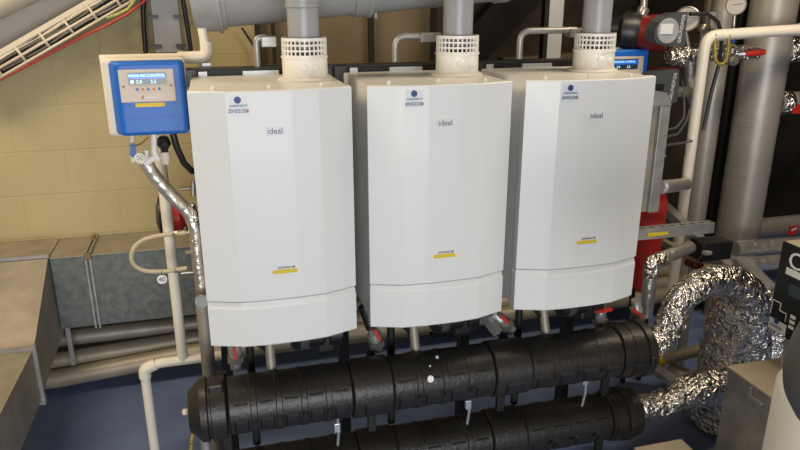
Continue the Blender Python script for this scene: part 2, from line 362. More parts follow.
def make_boiler(label):
    t = thing('wall_boiler', (0, 0, BZ - BH), label, 'boiler', 'white boilers hung in a row')
    obj('casing', B().box((.004, .031, BZ - BH + .01), (.496, BD, BZ), .004), 'white', t)
    fp = obj('front_panel', panel_mesh(-SE + .0015, .003, .030), 'white', t)
    lp = obj('lower_panel', panel_mesh(-BH, -SE - .0025, .030, lip=.005), 'white', t)
    # top screws
    for px in (213, 270, 325):
        q = PZ(px, 90, BZ); 
        obj('screw_cap', B().lathe((q.x, .012, BZ + .002), (0, 0, 1), [(0, .009), (.004, .008), (.013, .002)], 10), 'white2', t)
    # badge
    q = P(275, 131, -.045); y0 = -.0475
    bd = obj('badge', B().box((q.x - .030, y0 - .0012, q.z - .012), (q.x + .030, y0 + .003, q.z + .012)), 'sticker', fp)
    obj('lettering', text(B(), 'ideal', (q.x, y0 - .0016, q.z), (1, 0, 0), (0, 0, 1), .026), 'ink', fp)
    # service sticker: round blue mark, a line of print and a handwritten date
    q = P(238.5, 106, -.042)
    y0 = prof_y(q.x) - .0035
    st = obj('service_sticker', B().bar((q.x - .028, y0 + .0002, q.z), (q.x + .028, prof_y(q.x + .028) - .0036, q.z), .002, .056), 'sticker', fp)
    obj('round_mark', B().cyl((q.x - .002, y0 - .001, q.z + .018), (q.x - .002, y0 - .0035, q.z + .018), .0105, 20), 'navy', fp)
    obj('small_print', text(B(), 'ASSESSMENTS', (q.x, y0 - .0035, q.z + .0005), (1, -.05, 0), (0, 0, 1), .0085), 'navy', fp)
    obj('handwriting', text(text(B(), '20/02/20', (q.x - .004, y0 - .0035, q.z - .015), (1, -.05, 0), (.15, 0, 1), .016), '', (0, 0, 0), (1, 0, 0), (0, 0, 1), .01), 'navy', fp)
    obj('orange_mark', B().box((q.x + .022, y0 - .0045, q.z - .020), (q.x + .029, y0 - .002, q.z - .011)), 'orange', fp)
    # yellow label low on the door
    q = P(285, 270.5, -.045); y0 = -.0475
    obj('model_plate', text(B(), 'EVOMAX 80', (q.x + .006, y0 - .0012, q.z + .011), (1, 0, 0), (0, 0, 1), .0105), 'ink', fp)
    obj('yellow_label', B().box((q.x - .040, y0 - .0015, q.z - .0085), (q.x + .040, y0 + .003, q.z + .0045), .001), 'yellow', fp)
    # flue collar with grille
    cx, cy = .387, .24
    obj('flue_flange', B().lathe((cx, cy, BZ), (0, 0, 1), [(0, .094), (.006, .094), (.010, .088), (.012, .08)], 40), 'white2', t)
    col = obj('flue_collar', B().lathe((cx, cy, BZ + .008), (0, 0, 1), [(0, .077), (.064, .077), (.067, .080), (.073, .080), (.074, .060)], 40), 'white2', t)
    obj('test_plug', B().lathe((cx - .012, cy - .072, BZ + .045), (0, -1, 0), [(0, .016), (.008, .016), (.012, .012), (.014, .006)], 20).lathe((cx + .028, cy - .068, BZ + .045), (0.3, -1, 0), [(0, .011), (.006, .011), (.009, .007)], 16), 'white2', col)
    g = B(); z0, z1 = BZ + .082, BZ + .133
    for z, hh in ((z0, .004), (z0 + .018, .003), (z0 + .036, .003), (z0 + .054, .005)):
        g.lathe((cx, cy, z - hh), (0, 0, 1), [(0, .076), (hh * 2, .076), (hh * 2, .071), (0, .071)], 36)
    for k in range(30):
        a = 2 * math.pi * k / 30; c, s_ = math.cos(a), math.sin(a)
        g.bar((cx + .0735 * c, cy + .0735 * s_, z0 - .003), (cx + .0735 * c, cy + .0735 * s_, z1 + .002), .0045, .0055, up=(c, s_, 0))
    obj('intake_grille', g, 'white2', t)
    obj('blue_seal', B().lathe((cx, cy, z1 + .001), (0, 0, 1), [(0, .066), (.006, .058)], 32), 'bluel', t)
    return t
LB = ['white boiler at the left end of the row, beside the blue pressure unit', 'white boiler in the middle of the row of three', 'white boiler at the right end of the row, nearest the pumps']
b0 = make_boiler(LB[0]); boilers = [b0]
for k in (1, 2):
    c = copy_tree(b0); c.location.x = PITCH * k; c['label'] = LB[k]; boilers.append(c)

# flue pipes
def make_flue(k):
    cx, cy = .387 + PITCH * k, .24
    t = thing('flue_pipe', (cx, cy, BZ + .17), ['grey flue pipe rising from the left boiler in front of the large grey duct', 'grey flue pipe rising from the middle boiler past the end of the grey duct', 'grey flue pipe rising from the right boiler beside the bright steel post'][k], 'flue pipe', 'grey flue pipes')
    obj('pipe', B().cyl((cx, cy, BZ + .10), (cx, cy, 2.6), .053, 32), 'grey', t)
    if k == 0: obj('socket', B().lathe((cx, cy, 1.985), (0, 0, 1), [(0, .053), (.004, .058), (.014, .058), (.016, .056), (.10, .056), (.10, .053)], 32), 'grey', t)
    if k > 0: obj('socket', B().lathe((cx, cy, 2.02), (0, 0, 1), [(0, .053), (.004, .057), (.09, .057), (.09, .053)], 32), 'grey', t)
for k in range(3): make_flue(k)

# big horizontal grey duct
y = .60; r = .125
dp, dq = P(215, 28.5, y), P(470, 4, y); dd = (dq - dp).normalized(); dn = Vector((-dd.z, 0, dd.x))
def da(px, py): q = P(px, py, y); return dp + dn * r + dd * ((q - dp).dot(dd))
t = thing('extract_duct', da(330, 0), 'large round grey plastic duct crossing above the boilers', 'duct')
obj('pipe', B().cyl(da(200, 10), da(512, 3), r, 48), 'grey', t)
obj('end_socket', B().lathe(da(192, 10), dd, [(0, r - .01), (.02, r + .006), (.085, r + .012), (.09, r + .02), (.10, r + .02), (.103, r + .008), (.118, r + .008), (.12, r)], 48), 'grey', t)
obj('joint_collar', B().lathe(da(352, 12), dd, [(0, r), (.002, r + .009), (.05, r + .009), (.055, r + .016), (.07, r + .016), (.073, r)], 48), 'grey', t)
obj('joint_collar', B().lathe(da(494, 4), dd, [(0, r), (.002, r + .008), (.05, r + .008), (.052, r)], 48), 'grey', t)
q = da(376, 18); obj('drain_nipple', B().cyl(q - dn * (r + .02), q - dn * (r - .02), .008, 10), 'grey', t)

# condensate pipe from the duct's end down and left
y = .55
t = thing('condensate_pipe', P(205, 55, y), 'white plastic waste pipe dropping from the grey duct to the blue unit', 'pipe')
q0, q1, q2 = P(202, 28, y), P(207, 57, y), P(130, 59, y)
obj('pipe', B().tube([q0, Vector((q0.x + .01, y, q1.z)), Vector((P(100, 60, y).x, y, q2.z))], .017, 16, bend=.035), 'pipew', t)
obj('elbow', B().tube([Vector((q0.x + .01, y, q1.z + .055)), Vector((q0.x + .01, y, q1.z)), Vector((q0.x - .045, y, q1.z))], .023, 16, bend=.04), 'pipew', t)
obj('coupling', B().cyl(P(193, 57.5, y), P(178, 57.7, y), .022, 16), 'pipew', t)
obj('pipe_clip', B().box((q0.x - .01, y - .01, q1.z - .06), (q0.x + .02, y + .01, q1.z - .022)), 'galv_b', t)

# ================================================================== SUPPORT FRAME
t = thing('support_stand', (.8, .46, 0), 'black and zinc steel frame carrying the three boilers and headers', 'frame')
y0, y1 = .440, .500; zt = 1.772
obj('top_rail', B().box((-.03, y0, zt - .004), (1.62, y1 + .01, zt + .004)).box((-.03, y1, 1.735), (1.62, y1 + .008, zt)), 'blackm', t)
obj('rail_face', B().box((-.03, y0 + .01, 1.72), (1.62, y0 + .018, zt - .006)), 'black', t)
for k in range(3):
    o_ = PITCH * k
    obj('zinc_plate', B().box((.185 + o_, y0 - .004, 1.745), (.315 + o_, y0 + .008, 1.765)), 'galv_b', t)
    obj('zinc_plate', B().box((.03 + o_, y0 - .004, 1.745), (.06 + o_, y0 + .008, 1.766)), 'galv_b', t)
for x in (.04, .53, 1.08, 1.60):
    obj('post', B().box((x - .02, .44, 0), (x + .02, .50, 1.735), .002), 'blackm', t)
    obj('foot', B().box((x - .05, .40, 0), (x + .05, .54, .008)), 'galv', t)
for x in (.02, .58, 1.13, 1.62):
    obj('header_leg', B().box((x - .016, .13, 0), (x + .016, .155, .72), .002), 'blackm', t)
for x in (.0, .545, 1.095):
    obj('end_cap', B().box((x - .028, .425, 1.715), (x + .028, .445, 1.778), .004), 'black', t)

# flue support brackets
def bracket(k, pts, box, lab):
    y = .47
    t = thing('flue_bracket', P(*pts[0], y), lab, 'bracket', 'bent zinc brackets behind the boilers')
    q = [P(px, py, y) for px, py in pts]; q[1].x = q[0].x
    obj('arm', B().tube(q, .013, 12, bend=.045), 'galv', t)
    a, b_ = P(box[0], box[1], y - .02), P(box[2], box[3], y - .02)
    obj('clamp_plate', B().box((a.x, y - .025, b_.z), (b_.x, y + .03, a.z), .003), 'galv', t)
bracket(0, ((258, 68), (258, 38), (266, 38)), (261, 36.5, 277, 47), 'short bent bracket standing behind the left boiler flue')
bracket(1, ((395, 62), (396, 36), (424, 36.5)), (421, 33, 441, 42), 'bent bracket arm behind the middle boiler reaching right to its flue')
bracket(2, ((519, 59), (520, 31), (576, 30)), (571, 28.5, 596, 37), 'long bent bracket arm behind the right boiler reaching to its flue')

# ================================================================== INSULATED HEADERS
def header(x0, x1, yc, zc, r, label, first, lift):
    t = thing('insulated_header', ((x0 + x1) / 2, yc, zc - r), label, 'header pipe', 'black insulated header pipes')
    # shells
    joints = [x for x in (first, first + PITCH, first + 2 * PITCH) if x0 < x < x1]
    segs = []; a = x0 + .12
    for j in joints: segs.append((a, j - .075)); segs.append((j - .075, j + .075)); a = j + .075
    segs.append((a, x1 - .10))
    for (p, q) in segs:
        if q - p < .03: continue
        wide = abs((q - p) - .15) < .003
        rr = r + (.007 if wide else 0); L = q - p
        pr = [(.001, rr - .014), (.001, rr - .005), (.006, rr)]
        if not wide:
            n = max(1, int(round(L / .095)))
            for i in range(1, n):
                h = L * i / n; pr += [(h - .012, rr), (h - .009, rr + .003), (h + .009, rr + .003), (h + .012, rr)]
        pr += [(L - .006, rr), (L - .001, rr - .005), (L - .001, rr - .014)]
        sh = obj('coupling_shell' if wide else 'insulation_shell', B().lathe((p, yc, zc), (1, 0, 0), pr, 56), 'header', t)
        # recessed looking rounded pads along the lower front
        pd = B(); n = 1 if wide else max(1, int(round(L / .095)))
        for i in range(n):
            c0, c1 = (p + L * i / n + .016, p + L * (i + 1) / n - .016) if not wide else (p + .036, q - .036)
            for (a0, a1) in ((-38, 4),) if not wide else ((-36, 0),):
                poly = []
                am = math.radians((a0 + a1) / 2)
                ra = rr + .004
                cols = 5
                g0 = bmesh.new(); grid = []
                for u in range(cols + 1):
                    ang = math.radians(a0 + (a1 - a0) * u / cols)
                    row = []
                    for v_, xx in enumerate((c0, c0 + .008, c1 - .008, c1)):
                        edge = (u in (0, cols)) or v_ in (0, 3)
                        rad = rr + (-.004 if edge else .0095)
                        row.append(g0.verts.new((xx, yc - math.cos(ang) * rad, zc + math.sin(ang) * rad)))
                    grid.append(row)
                for u in range(cols):
                    for v_ in range(3): g0.faces.new((grid[u][v_], grid[u][v_ + 1], grid[u + 1][v_ + 1], grid[u + 1][v_]))
                pd.add(g0)
            if i: pd.cyl((p + L * i / n, yc - (rr + .003) * .99, zc - .01), (p + L * i / n, yc - rr - .012, zc - .012), .010, 12)
        obj('moulded_pad', pd, 'pad', sh)
        if not wide:                                           # thin seams along the upper front
            for i in range(n):
                sm = B()
                c0, c1 = p + L * i / n + .02, p + L * (i + 1) / n - .02; ang = math.radians(30)
                sm.bar((c0, yc - math.cos(ang) * rr, zc + math.sin(ang) * rr), (c1, yc - math.cos(ang) * rr, zc + math.sin(ang) * rr), .006, .006)
                obj('seam_ridge', sm, 'header', sh)
    # ends
    obj('end_cover', B().lathe((x0, yc, zc), (1, 0, 0), [(-.012, r * .72), (0, r * .80), (.028, r + .010), (.05, r + .012), (.055, r + .004), (.062, r + .004), (.065, r + .010), (.112, r + .010), (.117, r)], 48).box((x0 + .06, yc - r * .6, zc + r * .85), (x0 + .11, yc - r * .15, zc + r + .02), .006), 'header', t)
    obj('end_cover', B().lathe((x1 - .10, yc, zc), (1, 0, 0), [(0, r), (.003, r + .010), (.045, r + .012), (.05, r + .002), (.056, r + .002), (.06, r + .016), (.085, r + .018), (.10, r * .9), (.105, r * .6)], 48).box((x1 - .04, yc - r - .02, zc - .03), (x1 - .012, yc - r + .02, zc + .02), .006), 'header', t)
    return t
xe1 = P(640, 347, .05).x
h1 = header(-.085, xe1 + .015, .05, .632, .103, 'upper black insulated header pipe directly under the three boilers', .55, 0)
h2 = header(-.085, xe1 + .02, .13, .265, .100, 'lower black insulated header pipe nearer the floor', .45 + .14, 0)
# white paint splashes on the upper header
for px, py, sz in ((430.5, 379, .014), (437, 357, .007), (430, 366, .004)):
    d = ray(px, py); # hit the header cylinder
    o_ = CAM; A_ = d.y ** 2 + d.z ** 2; Bq = 2 * (d.y * (o_.y - .05) + d.z * (o_.z - .632)); Cq = (o_.y - .05) ** 2 + (o_.z - .632) ** 2 - .1045 ** 2
    k = (-Bq - math.sqrt(Bq * Bq - 4 * A_ * Cq)) / (2 * A_); q = o_ + d * k
    nn = Vector((0, q.y - .05, q.z - .632)).normalized()
    pm = B(); pm.lathe(q + nn * .0, nn, [(-.004, sz), (.0035, sz * .9), (.0045, sz * .3)], 10)
    obj('paint_spot', pm, 'wprint', h1)

# drain nipple, tag and support rods
q = P(190, 412, .05)
t = thing('drain_cock', q, 'small cream drain fitting with yellow cord at the left end of the upper header', 'fitting')
obj('body', B().cyl(P(184, 412, .02), P(196, 410, .05), .011, 12), 'cream', t)
obj('cord', B().tube([P(190, 416, .0), P(193, 430, .0), P(191, 448, .0), P(192, 460, .0)], .006, 8), 'ybraid', t)
single('support_rod', B().tube([P(205, 438, .1), (P(205, 438, .1).x, .1, 0)], .018, 14), 'galv', 'galvanised upright below the left end of the upper header', 'pipe')
for px, py in ((337, 427), (468, 404), (585, 380)):
    q = P(px, py, .09)
    k = px
    single('header_clamp', B().tube([(q.x, .10, .34), (q.x + .006, .09, .42), (q.x, .08, .54)], .006, 10).box((q.x - .012, .08, q.z - .02), (q.x + .012, .10, q.z + .02), .003), 'galv_b', 'small zinc clamp between the headers under the ' + {337: 'left', 468: 'middle', 585: 'right'}[px] + ' boiler', 'clamp', 'clamps between the two headers')

# ================================================================== PIPEWORK UNDER THE BOILERS
zb = BZ - BH
def valve(name, a, b_, r, lever, lab, group='isolating valves under the boilers'):
    t = thing(name, Vector(b_), lab, 'valve', group)
    a, b_ = Vector(a), Vector(b_); d = (b_ - a).normalized()
    obj('body', B().tube([a, a.lerp(b_, .25), a.lerp(b_, .3), a.lerp(b_, .55), a.lerp(b_, .6), b_], [r * .8, r * .8, r, r, r * .8, r * .8], 14), 'galv', t)
    obj('union_nut', B().lathe(a.lerp(b_, .62), d, [(0, r * 1.25), (.022, r * 1.25)], 6, smooth=False), 'valve', t)
    l0, l1 = Vector(lever[0]), Vector(lever[1])
    obj('red_lever', B().bar(l0, l1, .022, .012, bev=.004), 'red', t)
    obj('lever_stem', B().cyl(l0, l0 + (a.lerp(b_, .5) - l0) * .6, .007, 8), 'valve', t)
V = 'ball valve with red lever '
yv = .16
for (a, b_, lv, lab) in (((234, 335), (236, 368), ((234, 346), (236, 359)), V + 'under the left edge of the left boiler'),
                         ((372, 326), (378, 350), ((374, 329), (380, 340)), V + 'in the gap left of the middle boiler'),
                         ((492, 312), (512, 330), ((500, 315), (508, 323)), V + 'in the gap left of the right boiler'),
                         ((600, 300), (600, 330), ((596, 312), (612, 309)), V + 'under the right end of the right boiler'),
                         ((636, 300), (638, 325), ((631, 308), (642, 317)), V + 'beside the foil pipe right of the right boiler')):
    valve('isolating_valve', P(*a, yv), P(*b_, yv), .026, (P(*lv[0], yv - .035), P(*lv[1], yv - .035)), lab)
for k in range(3):
    o_ = PITCH * k
    nm = ['left', 'middle', 'right'][k]
    single('drop_pipe', B().cyl((.20 + o_, .18, zb), (.20 + o_, .10, .70), .018, 14), 'duct', 'short return pipe below the ' + nm + ' boiler into the upper header', 'pipe', 'pipes dropping from the boilers')
    single('drop_pipe', B().cyl((.13 + o_, .22, zb), (.13 + o_, .22, .34), .016, 14), 'blackm', 'long pipe from the ' + nm + ' boiler behind the upper header', 'pipe', 'pipes dropping from the boilers')
    single('drain_hose', B().tube([(.14 + o_, .15, zb), (.15 + o_, .13, .83), (.185 + o_, .14, .79), (.20 + o_, .16, .74)], .010, 10), 'black', 'black drain hose looping under the ' + nm + ' boiler', 'hose', 'black drain hoses')
    t = thing('boiler_pump', (.37 + o_, .2, .74), 'black circulating pump tucked under the ' + nm + ' boiler', 'pump', 'black pumps under the boilers')
    obj('motor', B().lathe((.28 + o_, .19, .81), (1, 0, 0), [(0, .04), (.01, .055), (.02, .06), (.12, .06), (.13, .05), (.14, .05), (.145, .062), (.19, .062), (.20, .03)], 24), 'black', t)
    obj('volute', B().box((.37 + o_, .14, .735), (.45 + o_, .27, .88), .015), 'black', t)
    obj('label_band', B().lathe((.315 + o_, .19, .81), (1, 0, 0), [(0, .0605), (.03, .0612), (.031, .0605)], 24), 'grey_d', t)
single('angle_bracket', B().bar(P(480, 311, .2), P(498, 333, .1), .03, .03), 'galv', 'zinc channel slanting down below the gap by the right boiler', 'bracket')
single('black_sleeve', B().tube([P(363, 306, .14), P(371, 328, .14)], .02, 12), 'black', 'black rubber sleeve leading into the valve left of the middle boiler', 'hose')

# ================================================================== LEFT: PRESSURE UNIT
def pressure_unit(name_label, ox, oy, oz, sw=.216, sh=.252):
    """origin = lower left corner of the blue cover's face plane"""
    t = thing('pressure_unit', (ox + sw / 2, oy + .08, oz), name_label, 'pressure unit', 'blue pressurisation units')
    bc = B(); bc.box((ox - .052, oy + .045, oz - .008), (ox + sw + .008, oy + .095, oz + sh + .008), .014, 3)
    obj('back_case', bc, 'cream', t)
    t_ = bmesh.new(); bmesh.ops.create_cube(t_, size=1, matrix=Matrix.Translation((ox + sw / 2, oy + .03, oz + sh / 2)) @ Matrix.Diagonal((sw, .06, sh, 1)))
    for v in t_.verts:
        if v.co.y > oy + .03: v.co.x += -.034 if v.co.x < ox + sw / 2 else .006
    bmesh.ops.bevel(t_, geom=t_.edges[:], offset=.014, segments=4, affect='EDGES', profile=.5)
    cv = B(); cv.add(t_)
    c = obj('front_cover', cv, 'blue', t)
    obj('cover_line', B().box((ox + .02, oy - .001, oz + sh * .26), (ox + sw - .02, oy + .002, oz + sh * .265)), 'bluel', c)
    p0, p1 = ox + .008, ox + sw - .030; z0, z1 = oz + sh * .46, oz + sh * .895
    fp = obj('control_panel', B().box((p0, oy - .004, z0), (p1, oy + .004, z1), .003), 'panel', t)
    W_ = p1 - p0; H_ = z1 - z0
    obj('display', B().box((p0 + W_ * .17, oy - .006, z0 + H_ * .55), (p0 + W_ * .85, oy - .003, z0 + H_ * .91)), 'screend', fp)
    obj('display_band', B().box((p0 + W_ * .19, oy - .0066, z0 + H_ * .72), (p0 + W_ * .83, oy - .0055, z0 + H_ * .875)), 'screen', fp)
    g = text(B(), 'PRESSURE CONTROL', (p0 + W_ * .51, oy - .0068, z0 + H_ * .815), (1, 0, 0), (0, 0, 1), .0125, .0003)
    text(g, '2.0', (p0 + W_ * .36, oy - .0068, z0 + H_ * .63), (1, 0, 0), (0, 0, 1), .016, .0003); text(g, '2.5', (p0 + W_ * .62, oy - .0068, z0 + H_ * .63), (1, 0, 0), (0, 0, 1), .016, .0003)
    g.cyl((p0 + W_ * .235, oy - .0065, z0 + H_ * .635), (p0 + W_ * .235, oy - .0072, z0 + H_ * .635), .006, 12)
    obj('display_text', g, 'screen2', fp)
    for i in range(5):
        obj('button', B().cyl((p0 + W_ * (.31 + .1 * i), oy - .0065, z0 + H_ * .40), (p0 + W_ * (.31 + .1 * i), oy - .003, z0 + H_ * .40), .0048, 12), ('bluel', 'orange', 'bluel', 'orange', 'bluel')[i], fp)
    g = B(); g.bar((p0 + W_ * .37, oy - .0048, z0 + H_ * .17), (p0 + W_ * .385, oy - .0048, z0 + H_ * .12), .001, .003).bar((p0 + W_ * .385, oy - .0048, z0 + H_ * .12), (p0 + W_ * .415, oy - .0048, z0 + H_ * .21), .001, .003)
    obj('tick_mark', g, 'red', fp)
    obj('printed_line', B().box((p0 + W_ * .43, oy - .0046, z0 + H_ * .125), (p0 + W_ * .68, oy - .0035, z0 + H_ * .15)), 'label', fp)
    for u in (.07, .93): obj('screw', B().cyl((p0 + W_ * u, oy - .006, z0 + H_ * .5), (p0 + W_ * u, oy - .003, z0 + H_ * .5), .0035, 10), 'ink', fp)
    obj('yellow_label', B().box((ox + sw * .24, oy - .0015, oz + sh * .395), (ox + sw * .68, oy + .001, oz + sh * .45)), 'yellow', c)
    return t
q = P(121, 137, .34)
pressure_unit('blue pressurisation unit with lit display, left of the left boiler', q.x + .008, .34, q.z)

# fittings under the unit
y = .42
t = thing('lever_valve', P(131, 150, y), 'small valve with blue lever hanging below the left blue unit', 'valve')
obj('stem', B().tube([P(132, 134, y), P(132, 150, y), P(134, 162, y)], .009, 10), 'cream', t)
obj('blue_lever', B().bar(P(133, 144, y - .02), P(133, 157, y - .02), .016, .02, bev=.004), 'bluel', t)
t = thing('handwheel_valve', P(140, 158, y), 'white handwheel valve at the head of the slanting foil pipe', 'valve')
c_ = P(140, 158, y - .03); hw = B()
ring = [c_ + Vector((math.cos(a), 0, math.sin(a))) * .015 for a in [2 * math.pi * i / 16 for i in range(17)]]
hw.tube(ring, .0045, 8).bar(c_ - Vector((.014, 0, 0)), c_ + Vector((.014, 0, 0)), .005, .005).bar(c_ - Vector((0, 0, .014)), c_ + Vector((0, 0, .014)), .005, .005, up=(0, 1, 0))
obj('handwheel', hw, 'white2', t); obj('spindle', B().cyl(c_, c_ + Vector((.01, .05, 0)), .008, 10), 'white2', t)
t = thing('strainer', P(163, 145, y), 'black cone shaped tundish with cream base under the left blue unit', 'fitting')
zz = P(163, 136, y).z; xx = P(163, 136, y).x
obj('cup', B().lathe((xx, y, zz), (0, 0, -1), [(0, .012), (.008, .020), (.03, .026), (.05, .012), (.058, .012)], 16), 'black', t)
obj('base', B().lathe((xx, y, zz - .058), (0, 0, -1), [(0, .016), (.02, .02), (.045, .012)], 14), 'cream', t)
single('unit_stub_pipe', B().tube([P(154, 134, y), P(154, 152, y), P(158, 160, y)], .012, 12), 'white2', 'short white pipe under the left blue unit beside the black cup', 'pipe')
single('unit_wire', B().tube([P(135, 146, y), P(142, 143, y - .02), P(148, 138, y), P(150, 134, y)], .003, 6), 'brass', 'thin twisted wire under the left blue unit', 'wire')
single('black_hose', B().tube([P(173, 134, .40), P(177, 148, .40), P(184, 163, .42), P(192, 171, .44), P(205, 172, .5)], .012, 12), 'black', 'thick black hose curving from the blue unit behind the left boiler', 'hose')
single('valve_elbow', B().tube([P(138, 160, y), P(146, 163, y), P(156, 156, y)], .014, 12).cyl(P(146, 163, y), P(146, 150, y), .009, 10), 'white2', 'cream elbow joining the handwheel valve to the foil pipe', 'fitting')
# foil wrapped pipe
y = .46
t = thing('foil_pipe', P(195, 290, y), 'thin foil wrapped pipe slanting from the left blue unit and down beside the boiler', 'pipe')
pts = [P(144, 161, .43), P(156, 178, .44), P(172, 196, .45), P(190, 213, y), P(196, 232, y), P(198, 262, y), P(203, 297, y)]
obj('slanting_run', B().tube(pts, .025, 16, bend=.03), 'foils', t)
obj('tape_band', B().tube([P(188, 205, y), P(196, 219, y)], .026, 12), 'foil', t)
obj('tape_band', B().tube([P(196, 238, y), P(197, 244, y)], .0245, 12), 'foil', t)
obj('side_nipple', B().cyl(P(183, 233, y), P(193, 232, y), .007, 10).cyl(P(181, 273, y), P(195, 272, y), .007, 10).cyl(P(185, 253, y - .01), P(193, 252, y), .009, 10), 'valve', t)
e = P(202, 298, .40); f_ = P(212, 372, .40)
t = thing('lagged_upright', Vector((f_.x, .40, 0)), 'dark foil covered upright pipe between the left boiler and the white pipe', 'pipe')
obj('pipe', B().cyl((e.x, .40, e.z - .0), (e.x, .40, .0), .027, 18), 'duct', t)
obj('joint', B().cyl((e.x, .40, e.z - .17), (e.x, .40, e.z - .19), .029, 18), 'galv', t)
obj('end_disc', B().cyl((e.x, .40 - .022, e.z), (e.x, .40 - .036, e.z), .026, 20), 'galv', t)
single('copper_riser', B().cyl(P(194, 150, .49), P(204, 225, .49), .010, 10), 'pipew', 'slim cream riser just left of the left boiler', 'pipe')
t = thing('test_point', P(190, 188, .46), 'small nickel test valve beside the left boiler', 'valve')
obj('body', B().cyl(P(180, 189, .46), P(198, 187, .47), .007, 10), 'valve', t); obj('knob', B().cyl(P(193, 181, .45), P(193, 196, .45), .010, 10), 'valve', t)

# white vertical pipe and white pipe going down to the floor
y = .66
q = P(160, 190, y)
t = thing('white_riser', Vector((q.x, y, .3)), 'white painted riser pipe left of the boilers joining the low white pipe', 'pipe')
bz = P(183, 360, y)
obj('pipe', B().tube([Vector((bz.x, y, 1.5)), Vector((bz.x, y, bz.z))], .022, 16), 'pipew', t)
qa, qb = P(200, 353, y), P(157, 371, y)
hz = qb.z
bx2 = P(155, 450, y).x
t2 = thing('white_floor_pipe', Vector((bx2, y, 0)), 'white painted pipe turning down to the blue floor at lower left', 'pipe')
obj('pipe', B().tube([Vector((.05, y, bz.z)), Vector((bx2 + .06, y, bz.z)), Vector((bx2, y, bz.z - .02)), Vector((bx2, y, 0))], .021, 16, bend=.03), 'pipew', t2)
obj('elbow', B().tube([Vector((bx2 + .05, y, bz.z - .002)), Vector((bx2, y, bz.z - .02)), Vector((bx2, y, bz.z - .06))], .026, 16, bend=.03), 'pipew', t2)

t = thing('flexible_hose', P(185, 250, .45), 'braided flexible hose looped in a U left of the boilers', 'hose')
pts = [P(px, py, .42) for px, py in ((186, 233), (170, 234), (150, 237), (137, 243), (130.5, 254), (133, 265), (143, 271), (160, 272), (175, 270), (187, 268))]
obj('hose', B().tube(pts, .0085, 12, bend=.03), 'braid', t)
obj('coupling', B().cyl(P(172, 234, .42), P(186, 232, .43), .011, 8), 'valve', t); obj('coupling', B().cyl(P(174, 270.5, .42), P(188, 268, .43), .011, 8), 'valve', t)
t = thing('number_tag', P(162, 280, .41), 'round white tag reading 40 hanging by the braided hose', 'tag')
c_ = P(162, 279.5, .41)
obj('disc', B().cyl(c_, c_ + Vector((0, .003, 0)), .0185, 24), 'wprint', t)
obj('tag_rim', B().cyl(c_ + Vector((0, .0015, 0)), c_ + Vector((0, .0045, 0)), .0205, 24), 'ink', t)
obj('lettering', text(B(), '40', c_ + Vector((0, -.0012, 0)), (1, 0, 0), (0, 0, 1), .026), 'ink', t)
obj('cord', B().tube([c_ + Vector((0, 0, .018)), P(162, 271, .41)], .0015, 6), 'ink', t)
# black and red pump hidden behind the riser
y = .95
t = thing('circulator_pump', P(172, 225, y), 'black and red pump half hidden behind the white riser', 'pump')
q = P(164, 216, y)
obj('motor', B().lathe((q.x - .03, y, q.z), (1, .0, 0), [(0, .05), (.015, .095), (.05, .11), (.06, .11)], 28), 'black', t)
obj('housing', B().lathe((q.x + .03, y, q.z), (1, 0, 0), [(0, .08), (.04, .08), (.06, .05)], 24), 'red', t)
obj('port', B().cyl((q.x + .09, y, q.z - .03), (q.x + .22, y, q.z - .03), .045, 16), 'black', t)

# ================================================================== RIGHT: SECOND UNIT, PUMPS, PIPES
q = P(650, 49, .92)
pressure_unit('second blue pressurisation unit behind the right boiler', q.x - .26, .92, q.z - .315, .26, .315)

def pump(lab, cx, cy, cz_, s=1.0):
    t = thing('circulator_pump', (cx, cy, cz_ - .12 * s), lab, 'pump', 'red and grey circulating pumps')
    # motor axis points left-back to front-right; control head faces the camera
    ax = Vector((-.75, .62, .05)).normalized(); o_ = Vector((cx, cy, cz_))
    obj('motor', B().lathe(o_, ax, [(0, .085 * s), (.07 * s, .09 * s), (.09 * s, .085 * s), (.16 * s, .075 * s)], 32), 'redd', t)
    obj('volute', B().lathe(o_ + ax * .13 * s, ax, [(0, .08 * s), (.02, .095 * s), (.08 * s, .10 * s), (.10 * s, .07 * s), (.16 * s, .06 * s)], 32), 'black', t)
    return t, ax, o_
y = .85
t, ax, o_ = pump('upper circulating pump with grey control head and red motor', *P(668, 34, y + .03))
# control head: D shaped, flat right edge with lettering
hp = [(654, 38.5), (655, 30), (659, 22), (666, 16), (675, 13), (688, 12), (686, 30), (685, 46), (672, 46.5), (663, 45.5), (657, 43)]
fr = [P(px, py, y - .03) for px, py in hp]
h = obj('control_head', B().prism(fr, (-.012, .06, 0)), 'grey_d', t)
c_ = P(668, 31, y - .031)
obj('dial_ring', B().lathe(c_, (0, -1, 0), [(0, .060), (.004, .058), (.005, .050), (.003, .048)], 32), 'grey', h)
obj('display', B().box(P(661, 24, y - .038), P(672, 34, y - .034)), 'label', h)
obj('lettering', text(B(), 'GRUNDFOS', P(681.5, 29, y - .0315), (.08, 0, 1), (-1, 0, 0), .025, .001), 'label', h)
t2 = thing('circulator_pump', P(665, 100, y), 'lower circulating pump with grey head half hidden behind the steel casing', 'pump', 'red and grey circulating pumps')
hp = [(652, 74), (660, 71), (679, 70), (679, 88), (677, 102), (670, 104), (656, 96)]
h = obj('control_head', B().prism([P(px, py, y) for px, py in hp], (-.02, .08, 0)), 'grey_d', t2)
obj('motor', B().prism([P(px, py, y + .08) for px, py in ((648, 72), (662, 68), (679, 68.5), (678, 90), (655, 96))], (-.03, .07, 0)), 'redd', t2)
obj('lettering', text(B(), 'GRUNDFOS', P(673, 87, y - .002), (.10, 0, 1), (-1, 0, 0), .026, .001), 'label', h)
obj('pipe_union', B().cyl(P(664, 92, y + .1), P(690, 92, 1.15), .03, 14), 'valve', t2)
